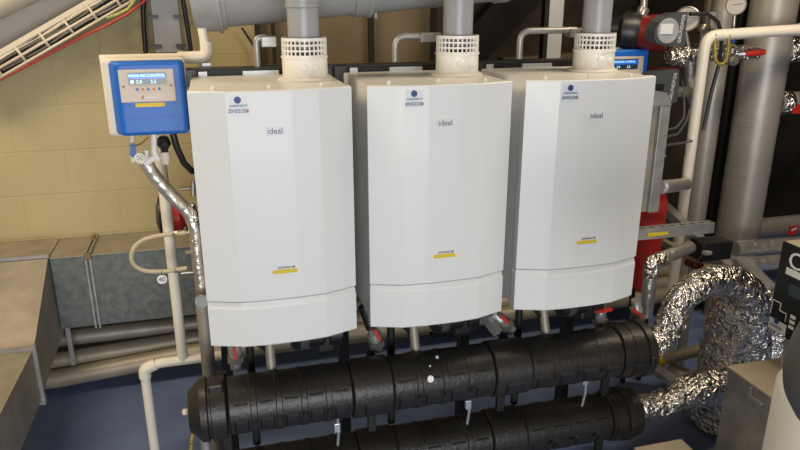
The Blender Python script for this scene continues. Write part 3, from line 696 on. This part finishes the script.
obj('small_window', B().box(P(657, 84, y - .004), P(663, 90, y + .002)), 'black', h)

def gauge(px, py, y, r, lab, stem):
    t = thing('pressure_gauge', P(px, py, y), lab, 'gauge', 'round pressure gauges')
    c = P(px, py, y); n_ = (CAM - c); n_.z = 0; n_.normalize()
    obj('case', B().lathe(c - n_ * .025, n_, [(0, r * .9), (.005, r), (.028, r), (.031, r * .93), (.026, r * .86)], 32), 'valve', t)
    obj('dial', B().cyl(c - n_ * .002, c + n_ * .0025, r * .87, 32), 'dial', t)
    xd = Vector((0, 0, 1)).cross(n_).normalized()
    obj('needle', B().bar(c + n_ * .0035 - xd * r * .3, c + n_ * .0035 + xd * r * .6 + Vector((0, 0, r * .15)), .002, .003), 'ink', t)
    obj('stem', B().cyl(c - Vector((0, 0, r)), P(*stem, y), .010, 10), 'valve', t)
gauge(687, 19, 1.10, .065, 'pressure gauge behind the upper pump head', (690, 52))
gauge(736, 5, 1.10, .053, 'pressure gauge at the top right above the brass stem', (732, 42))

# tall lagged pipes
def vpipe(name, px, py, y, r, m, lab, z0=0, z1=3.4, ringsp=None):
    q = P(px, py, y); t = thing(name, (q.x, y, z0), lab, 'pipe', 'tall lagged pipes at the right')
    obj('lagging', B().tube([(q.x, y, z0), (q.x, y, z1)], r, 36), m, t)
    return t
t = vpipe('lagged_riser', 757, 110, 1.3, .128, 'lag', 'thickest grey lagged riser at the right')
for z in (.98, 1.28, 1.6):
    q = P(757, 110, 1.3); obj('tape_band', B().lathe((q.x, 1.3, z), (0, 0, 1), [(0, .128), (.001, .1295), (.04, .1295), (.041, .128)], 36), 'lag', t)
vpipe('lagged_riser', 704, 150, 1.45, .066, 'lag', 'slimmer grey lagged riser left of the thickest one')
vpipe('lagged_riser', 722, 150, 1.62, .035, 'black', 'thin black riser in the gap beside the thickest lagged riser')
vpipe('lagged_riser', 685, 200, 1.75, .04, 'lag', 'slim lagged riser behind the white pipe')
vpipe('lagged_riser', 737, 60, 1.9, .05, 'dark', 'dark riser behind the gauge')

y = 1.0
a, b_ = P(704, 36, y), P(830, 27.5, y); bx = P(692, 140, y).x
t = thing('white_loop_pipe', (bx, y, 0), 'white painted pipe rising then turning right in front of the lagged risers', 'pipe')
obj('pipe', B().tube([(bx, y, 0), (bx, y, a.z), (b_.x, y, b_.z)], .029, 18, bend=.07), 'pipew', t)
obj('end_coupling', B().cyl((P(797, 30, y).x, y, P(797, 30, y).z), (b_.x, y, b_.z), .035, 16), 'grey', t)

# upper foil valve row
y = 1.12
t = thing('foil_valve_row', P(700, 60, y), 'foil lagged horizontal pipe with bulky valves and a red lever', 'pipe')
pts = [P(px, py, y) for px, py in ((668, 57), (684, 56), (700, 55), (720, 54), (742, 53), (757, 53))]
obj('pipe', B().tube(pts, .036, 18), 'foil', t)
for px, r in ((674, .05), (682, .058), (700, .062), (729, .056), (741, .05)):
    q = P(px, 54 if px > 690 else 56, y); obj('valve_body', B().lathe(q - Vector((.02, 0, 0)), (1, 0, 0), [(0, r * .8), (.006, r), (.034, r), (.04, r * .8)], 20), 'foil', t)
obj('flange_nut', B().lathe(P(732, 60, y - .04), (0, -1, 0), [(0, .03), (.02, .03), (.02, .018), (0.03, .018)], 20), 'valve', t)
obj('red_lever', B().tube([P(744, 54, y - .06), P(752, 53, y - .06), P(764, 52, y - .06)], [.016, .02, .016], 12), 'red', t)
obj('lever_neck', B().cyl(P(736, 54, y - .04), P(745, 54, y - .06), .014, 10), 'galv_b', t)
obj('spindle', B().cyl(P(702, 50, y), P(702, 26, y), .014, 10).lathe(P(702, 32, y), (0, 0, 1), [(0, .02), (.02, .03), (.04, .02)], 14), 'valve', t)
single('foil_drop_pipe', B().tube([P(690, 60, 1.15), P(691, 92, 1.15), P(696, 108, 1.15), P(688, 190, 1.15)], .030, 14, bend=.05), 'foils', 'foil lagged pipe dropping from the valve row beside the white pipe', 'pipe')
t = thing('hose_loop', P(720, 60, .98), 'yellow braided hose hanging in a loop behind the white pipe', 'hose')
obj('hose', B().tube([P(px, py, .98) for px, py in ((715, 34), (715, 48), (715, 60), (719, 65), (725, 63), (728, 52), (729, 34))], .009, 10, bend=.02), 'ybraid', t)
single('black_cable_arc', B().tube([P(px, py, 1.05) for px, py in ((690, 14), (708, 14), (718, 22), (722, 36), (720, 60), (712, 90), (703, 130))], .010, 8), 'black', 'black cable arching over the valve row and down between the risers', 'cable')
single('blue_tap', B().cyl(P(732, 37, 1.0), P(733, 42, 1.0), .012, 10), 'bluel', 'tiny blue tap under the upper right gauge', 'tap')
t = thing('hanger_bracket', P(700, 20, 1.1), 'flat steel bracket between the two gauges', 'bracket')
obj('plate', B().bar(P(688, 14, 1.1), P(714, 14, 1.1), .03, .02), 'galv', t)
obj('upright', B().bar(P(711, 14, 1.1), P(712, 40, 1.1), .02, .014, up=(0, 1, 0)), 'galv', t)
single('pump_riser_pipe', B().cyl(P(646, -20, 1.0), P(643, 12, 1.0), .018, 12), 'valve', 'nickel pipe coming down into the top of the upper pump', 'pipe')
single('pump_riser_pipe', B().tube([P(644, 8, 1.0), P(640, 18, 1.0), P(640, 30, 1.02)], .028, 12), 'valve', 'curved nickel elbow at the back of the upper pump', 'pipe')

# horizontal lagged pipes on the far right
for (py, r, px0, yy, lab) in ((50, .075, 782, 1.55, 'uppermost lagged pipe leaving the thick riser towards the right edge'),
                         (103, .068, 776, 1.5, 'second lagged pipe from the top at the right edge'),
                         (230, .066, 738, 1.5, 'lagged pipe with a red sticker at the right edge')):
    a = P(px0, py, yy); t = thing('lagged_branch', a, lab, 'pipe', 'lagged branches at the right edge')
    obj('lagging', B().tube([a, (a.x + 1.3, yy, a.z - .0)], r, 24), 'lag', t)
    obj('foil_joint', B().lathe(a + Vector((.02, 0, 0)), (1, 0, 0), [(0, r), (.01, r + .008), (.07, r + .008), (.08, r)], 24), 'foil', t)
    if py > 100:
        q = P(793, py + (0 if py > 200 else 6), yy - r); obj('red_sticker', B().box((q.x - (.04 if py > 200 else -.0), yy - r - .006, q.z - .03), (q.x + (.035 if py > 200 else .2), yy - r + .01, q.z + .03)), 'red', t)
        if py > 200: obj('arrow_mark', B().bar((q.x - .02, yy - r - .008, q.z), (q.x + .02, yy - r - .008, q.z + .015), .003, .012), 'wprint', t)
for (pa, pb, yy, r, lab) in (((735, 249), (810, 244), .95, .045, 'upper foil wrapped pipe running towards the right edge'),
                    ((735, 266), (810, 259), .85, .042, 'lower foil wrapped pipe running towards the right edge')):
    single('foil_pipe', B().tube([P(*pa, yy), P(*pb, yy) + Vector((.5, 0, 0))], r, 18), 'foils', lab, 'pipe', 'foil pipes towards the right edge')

# steel casing right of right boiler
y = .50
t = thing('steel_casing', P(660, 200, y), 'tall narrow galvanised casing with a sloped top beside the right boiler', 'casing')
tp = P(655, 92, y); xr0 = tp.x; 
zt_ = P(657, 95, y).z; zl = P(664, 210, y).z
x0, x1, x2 = P(648, 100, y).x, P(658, 110, y).x, P(668, 108, y).x
obj('front_face', B().box((x1, y - .02, zl), (x2, y + .10, zt_ - .045), .002), 'galv', t)
obj('side_return', B().box((x0 - .02, y + .0, zl), (x1 - .001, y + .10, zt_ - .045)), 'duct', t)
obj('cap', B().prism([(x0 - .02, y - .022, zt_ - .044), (x2 + .002, y - .022, zt_ - .044), (x2 - .028, y - .022, zt_ + .01), (x0 - .02, y - .022, zt_ + .01)], (0, .125, 0)), 'galv', t)
obj('support_arm', B().bar((1.59, y + .03, zt_ - .35), (x1, y + .03, zt_ - .35), .04, .03), 'galv', t)
for py in (135, 148, 156): obj('screw', B().cyl(P(665, py, y - .02), P(665, py, y - .02) - Vector((0, .006, 0)), .004, 8), 'valve', t)
for (pts, lab) in ((((666, 130), (676, 128), (684, 118), (684, 100), (682, 80)), 'upper grey cable looping from the steel casing to the pumps'),
                   (((666, 137), (678, 134), (686, 122), (690, 108)), 'middle grey cable looping from the steel casing'),
                   (((667, 145), (676, 144), (683, 143), (692, 141)), 'lowest straight grey cable leaving the steel casing')):
    single('casing_cable', B().tube([P(px, py, .55 + .14 * i) for i, (px, py) in enumerate(pts)], .006, 8, bend=.03), 'grey_d', lab, 'cable', 'cables at the steel casing')

# red expansion vessel
y = .74
t = thing('expansion_vessel', Vector((P(650, 240, y).x, y, .3)), 'red expansion vessel behind the lower right of the right boiler', 'vessel')
q0, q1 = P(646, 203, y), P(660, 285, y)
cx = P(647, 240, y).x; rr = P(662, 225, y).x - cx
z1 = P(648, 202, y).z; z0 = P(640, 290, y).z
obj('shell', B().lathe((cx, y, z0), (0, 0, 1), [(0, rr * .5), (.03, rr * .9), (z1 - z0 - .03, rr), (z1 - z0 - .01, rr * 1.0), (z1 - z0 + .02, rr * .96), (z1 - z0 + .075, rr * .62), (z1 - z0 + .10, rr * .4)], 14, smooth=False), 'red', t)
obj('neck', B().cyl((cx, y, z1), (cx, y, z1 + .05), .02, 12), 'valve', t)
for k in (-1, 1): obj('leg', B().box((cx + k * .05 - .01, y - .01, 0), (cx + k * .05 + .01, y + .01, z0 + .02)), 'blackm', t)
t = thing('lever_valve', P(645, 186, .62), 'horizontal valve with red lever between right boiler and casing', 'valve')
obj('red_lever', B().bar(P(643, 187, .58), P(657, 185, .58), .014, .014, bev=.004), 'red', t); obj('stem', B().cyl(P(645, 187, .60), P(645, 200, .62), .008, 8), 'valve', t)
single('foil_pipe', B().tube([P(662, 187, .60), P(686, 184, .97)], .034, 16), 'foils', 'short foil pipe between the steel casing and the white pipe', 'pipe')

# slotted channel bracket
y = .42
a, b_ = P(630, 236, y), P(714, 228, y)
t = thing('slotted_channel', a, 'slotted zinc channel arm with yellow sticker right of the right boiler', 'bracket')
zc = (P(714, 228, y).z); h_ = .050
x0, x1 = 1.66, b_.x
ch = B(); ch.box((x0, y, zc - h_ / 2), (x1, y + .004, zc + h_ / 2)); ch.box((x0, y + .041, zc - h_ / 2), (x1, y + .045, zc + h_ / 2)).box((x0, y + .004, zc - h_ / 2), (x1, y + .041, zc - h_ / 2 + .003))
ch.box((x0, y + .004, zc + h_ / 2 - .003), (x1, y + .016, zc + h_ / 2)).box((x0, y + .029, zc + h_ / 2 - .003), (x1, y + .041, zc + h_ / 2))
for k in range(12): xx = x0 + (x1 - x0) * (k + .5) / 12; ch.box((xx - .012, y + .0165, zc + h_ / 2 - .003), (xx + .012, y + .0285, zc + h_ / 2))
obj('channel', ch, 'galv', t); obj('end_plate', B().box((x1, y, zc - h_ / 2), (x1 + .003, y + .045, zc + h_ / 2)), 'galv', t)
q = P(658, 234, y); obj('yellow_sticker', B().box((P(648, 234, y).x, y - .002, q.z - .008), (P(668, 234, y).x, y + .001, q.z + .008)), 'yellow', t)
# long grey rail running forward
a, b_ = P(664, 207, 1.05), P(752, 290, .42)
t = thing('grey_strut', b_, 'long grey painted strut running forward past the slotted channel', 'strut')
obj('rail', B().bar(a, b_, .055, .05, bev=.003), 'galv', t)
c2 = P(745, 275, .46); obj('end_shoe', B().bar(P(738, 262, .55), P(768, 292, .38), .09, .07, bev=.006), 'galv', t)
obj('post', B().box((b_.x - .02, b_.y + .06, 0), (b_.x + .02, b_.y + .10, b_.z)), 'galv', t)
single('lower_rail', B().bar(P(660, 240, .9), P(706, 266, .46), .035, .03), 'duct', 'short grey rail under the slotted channel', 'strut')
t = thing('actuator_box', P(715, 258, .42), 'small black actuator box beneath the slotted channel', 'box')
a = P(701, 243, .40); b_ = P(728, 258, .40)
obj('case', B().box((a.x, .38, b_.z), (b_.x, .48, a.z), .006), 'black', t)
obj('gland', B().cyl(P(704, 253, .37), P(710, 253, .385), .012, 12), 'grey', t)
obj('lead', B().tube([P(704, 254, .365), P(696, 262, .36), P(690, 275, .36), P(687, 285, .36)], .004, 8), 'black', t)

# small square foil pipe
y = .30
t = thing('foil_pipe', P(652, 312, y), 'thin foil pipe bent square beside the right boiler', 'pipe')
c1 = P(652, 262, y)
obj('lagging', B().tube([(P(650, 312, y).x - .02, y, P(652, 315, y).z), (c1.x - .0, y, c1.z), (P(707, 256, y).x, y + .12, P(707, 256, y).z)], .030, 18, bend=.02), 'foils', t)
obj('corner_wrap', B().tube([c1 - Vector((0.0, 0, .07)), c1, c1 + Vector((.06, .02, 0))], .034, 16, bend=.02), 'foil', t)
for k, px in enumerate((678,)): pass
single('grey_upright', B().cyl((P(691, 285, .75).x, .75, 0), (P(691, 285, .75).x, .75, .70), .025, 14), 'grey', 'grey upright pipe seen under the slotted channel', 'pipe')
single('yellow_valve_cap', B().lathe(P(709, 275, .22), (0, 0, 1), [(0, .022), (.004, .027), (.04, .027), (.045, .022)], 12, smooth=False), 'brass', 'brass cap standing on top of the large foil elbow', 'valve cap')
single('red_pipe_stub', B().cyl(P(687, 262, .5), P(708, 271, .35), .018, 12), 'redd', 'dark red pipe stub behind the brass cap', 'pipe')

# large crinkled foil elbow from the upper header
def foil_obj(name, pts, r, parent, n=28, amp=.006):
    b = B(); pts = [Vector(p) for p in pts]
    # densify with Catmull-Rom
    o = []
    for i in range(len(pts) - 1):
        p0, p1, p2, p3 = pts[max(i - 1, 0)], pts[i], pts[i + 1], pts[min(i + 2, len(pts) - 1)]
        for j in range(10):
            u = j / 10; o.append(.5 * ((2 * p1) + (p2 - p0) * u + (2 * p0 - 5 * p1 + 4 * p2 - p3) * u * u + (3 * p1 - p0 - 3 * p2 + p3) * u ** 3))
    o.append(pts[-1]); b.tube(o, r, n)
    for v in b.bm.verts: v.co += Vector((random.uniform(-1, 1), random.uniform(-1, 1), random.uniform(-1, 1))) * amp
    return obj(name, b, 'foil', parent)
t = thing('foil_elbow_pipe', P(745, 350, .2), 'crinkled foil wrapped pipe arching from the upper header down to the foil trunk', 'pipe')
e1 = Vector((xe1 + .01, .05, .632))
foil_obj('arch_wrap', [e1, P(662, 337, .06), P(672, 318, .08), P(682, 298, .10), P(700, 285, .13), P(722, 279, .18)], [.062, .058, .058, .06, .062, .066], t)
foil_obj('bend_wrap', [P(715, 281, .18), P(735, 283, .19), P(748, 296, .19), P(752, 320, .19), P(752, 380, .19)], [.062, .072, .078, .08, .08], t)
t = thing('foil_riser_pipe', Vector((P(735, 340, .22).x, .22, 0)), 'wide crumpled foil wrapped trunk at the lower right', 'pipe')
q = P(735, 340, .24)
foil_obj('trunk_wrap', [(q.x, .26, .02), (q.x, .26, .22), (q.x, .26, .42), (q.x, .26, .60), (q.x, .26, .74)], [.13, .13, .128, .12, .088], t, 36, .010)
foil_obj('side_wrap', [P(770, 385, .30), P(772, 350, .30), P(770, 318, .3), P(762, 295, .3)], [.08, .085, .07, .05], t, 28, .008)
foil_obj('branch_wrap', [(xe1 + .02, .13, .265), P(668, 402, .13), P(688, 392, .13), P(708, 388, .14), P(735, 388, .2)], [.056, .060, .072, .085, .09], t, 28, .006)
a, b_ = P(655, 386, .6), P(712, 350, .5)
single('lagged_pipe', B().tube([P(625, 366, .7), P(660, 360, .62), P(705, 349, .5)], .030, 16), 'lagd', 'buff lagged pipe behind the foil arch with a yellow band', 'pipe')
single('yellow_band', B().lathe(P(661, 359.5, .62) - Vector((.02, 0, 0)), (.9, -.3, 0), [(0, .032), (.035, .032)], 16), 'yellow', 'yellow band around the buff lagged pipe behind the foil arch', 'tape')
single('floor_channel', B().bar(P(645, 362, .6), P(700, 400, .42), .09, .03), 'galv', 'pale grey flat channel lying behind the lower foil branch', 'channel')
single('lagged_pipe', B().tube([P(668, 368, .62), P(685, 378, .55), P(700, 384, .45)], .05, 16), 'lagd', 'short buff lagged pipe beside the foil trunk', 'pipe')

q = PZ(681, 440, .22)
t = thing('low_steel_box', (q.x - .35, q.y - .1, 0), 'low flat grey steel box at the bottom edge below the foil branch', 'box')
obj('body', B().box((q.x - .22, q.y - .25, 0), (q.x, q.y, .215), .003), 'galv', t); obj('lid', B().box((q.x - .225, q.y - .255, .215), (q.x + .004, q.y + .004, .222), .001), 'tan', t)
# galvanised box lower right
zt_ = .60
a, b_, c_ = PZ(728.5, 367, zt_), PZ(783, 359, zt_), PZ(771.5, 398, zt_)
t = thing('steel_box', ((a.x + b_.x) / 2, (a.y + c_.y) / 2, 0), 'square galvanised steel box at the lower right in front of the foil trunk', 'box')
obj('body', B().box((a.x, c_.y, 0), (b_.x, a.y, zt_ - .003), .002), 'galv', t)
obj('lid', B().box((a.x - .004, c_.y - .004, zt_ - .003), (b_.x + .004, a.y + .004, zt_ + .004), .001), 'tan', t)
obj('latch', B().box((a.x - .010, c_.y + .03, zt_ - .06), (a.x, c_.y + .10, zt_ - .045), .002).box((a.x - .010, c_.y + .09, zt_ - .05), (a.x, c_.y + .105, zt_ - .015), .002), 'galv_b', t)
for k in (.15, .5, .85): obj('screw', B().cyl((a.x - .004, c_.y + (a.y - c_.y) * k, zt_ - .012), (a.x + .001, c_.y + (a.y - c_.y) * k, zt_ - .012), .004, 8), 'valve', t)

# black control box with the white print
yf = -.12
tl = P(785, 241, yf); bl = P(767, 327, yf); X = (tl.x + bl.x) / 2
tl = PX(785, 241, X); bl = PX(767, 327, X); zt_, zb_ = tl.z, bl.z; yb_ = (tl.y + bl.y) / 2; yn = yb_ - .30
t = thing('control_box', (X + .15, yb_ - .15, zb_), 'black fronted control box with white lettering at the right edge', 'control box')
obj('case', B().box((X + .004, yn, zb_), (X + .22, yb_, zt_), .004), 'tan', t)
fc = obj('front_plate', B().box((X - .004, yn, zb_ + .002), (X + .004, yb_, zt_ - .002), .001), 'black', t)
def on(u, v): return Vector((X - .0045, yb_ - u * .30, zt_ - v * (zt_ - zb_)))
H_ = zt_ - zb_
def qpt(px, py): return PX(px, py, X - .0045)
p1 = qpt(795, 262)
obj('lettering', text(B(), 'Cel', Vector((X - .005, p1.y - .035, p1.z)), (0, -1, 0), (0, 0, 1), .095, .001), 'wprint', fc)
a_, b2 = qpt(787, 267), qpt(800, 277)
obj('white_bar', B().box((X - .006, yn + .02, min(qpt(787, 274).z, 9)), (X - .003, a_.y, a_.z)), 'wprint', fc)
a_, b2 = qpt(790, 283), qpt(799, 300)
obj('display', B().box((X - .007, b2.y - .02, b2.z), (X - .003, a_.y, a_.z)), 'screend', fc)
a_, b2 = qpt(773, 300), qpt(786, 325)
g = B(); y1_, y2_, z1_, z2_ = a_.y, qpt(787, 312).y, qpt(773, 299).z, qpt(772, 314).z
x_ = X - .0055
def ln(p, q_): g.bar((x_, *p), (x_, *q_), .002, .0035, up=(1, 0, 0))
ln((y1_, z2_), (y1_, z1_)); ln((y1_, z1_), (y1_ - (y1_ - y2_) * .55, z1_)); ln((y1_ - (y1_ - y2_) * .55, z1_), (y1_ - (y1_ - y2_) * .55, z1_ - .03)); ln((y1_ - (y1_ - y2_) * .55, z1_ - .03), (y2_, z1_ - .03)); ln((y2_, z1_ - .03), (y2_, z2_))
for k in range(3): g.box((x_ - .001, y2_ - .045, z1_ - .035 - k * .022), (x_ + .001, y2_ - .02, z1_ - .022 - k * .022))
obj('white_symbol', g, 'wprint', fc)
a_, b2 = qpt(768, 315), qpt(785, 334)
obj('service_sticker', B().box((X - .006, b2.y, zb_ + .006), (X - .003, yb_ - .004, a_.z)), 'sticker', fc)
q = qpt(777, 321); obj('round_mark', B().cyl((X - .0055, q.y, q.z), (X - .008, q.y, q.z), .012, 20), 'navy', fc)
obj('handwriting', text(B(), '20/02/20', (X - .0065, q.y, q.z - .024), (0, -1, 0), (0, 0, 1), .017), 'navy', fc)
obj('stand', B().box((X + .012, yn + .10, .604), (X + .045, yb_ - .08, zb_)), 'galv', t)

# white tank with grey round cover
yt = -.62
d = ray(770.5, 405); Rt = .27; hd = Vector((d.x, d.y, 0)).normalized(); q = CAM + d * ((-.72 - CAM.y) / d.y)
tc_ = Vector((q.x, q.y, 0)) + Vector((hd.y, -hd.x, 0)) * Rt; zt_ = P(783, 372, q.y).z
t = thing('white_tank', tc_, 'white upright tank with a large grey round cover at the lower right edge', 'tank')
obj('body', B().lathe(tc_, (0, 0, 1), [(0, Rt - .01), (.02, Rt), (zt_ - .02, Rt), (zt_, Rt - .015), (zt_ + .003, .1)], 64), 'white2', t)
yt = tc_.y
c_ = P(900, 372, yt - .37); rc = (c_.x - P(779, 372, yt - .27).x) * 1.04
obj('round_cover', B().lathe(c_ + Vector((0, .10, 0)), (0, -1, 0), [(0, rc * .93), (.03, rc), (.08, rc), (.10, rc * .96), (.12, rc * .85)], 64), 'gcover', t)
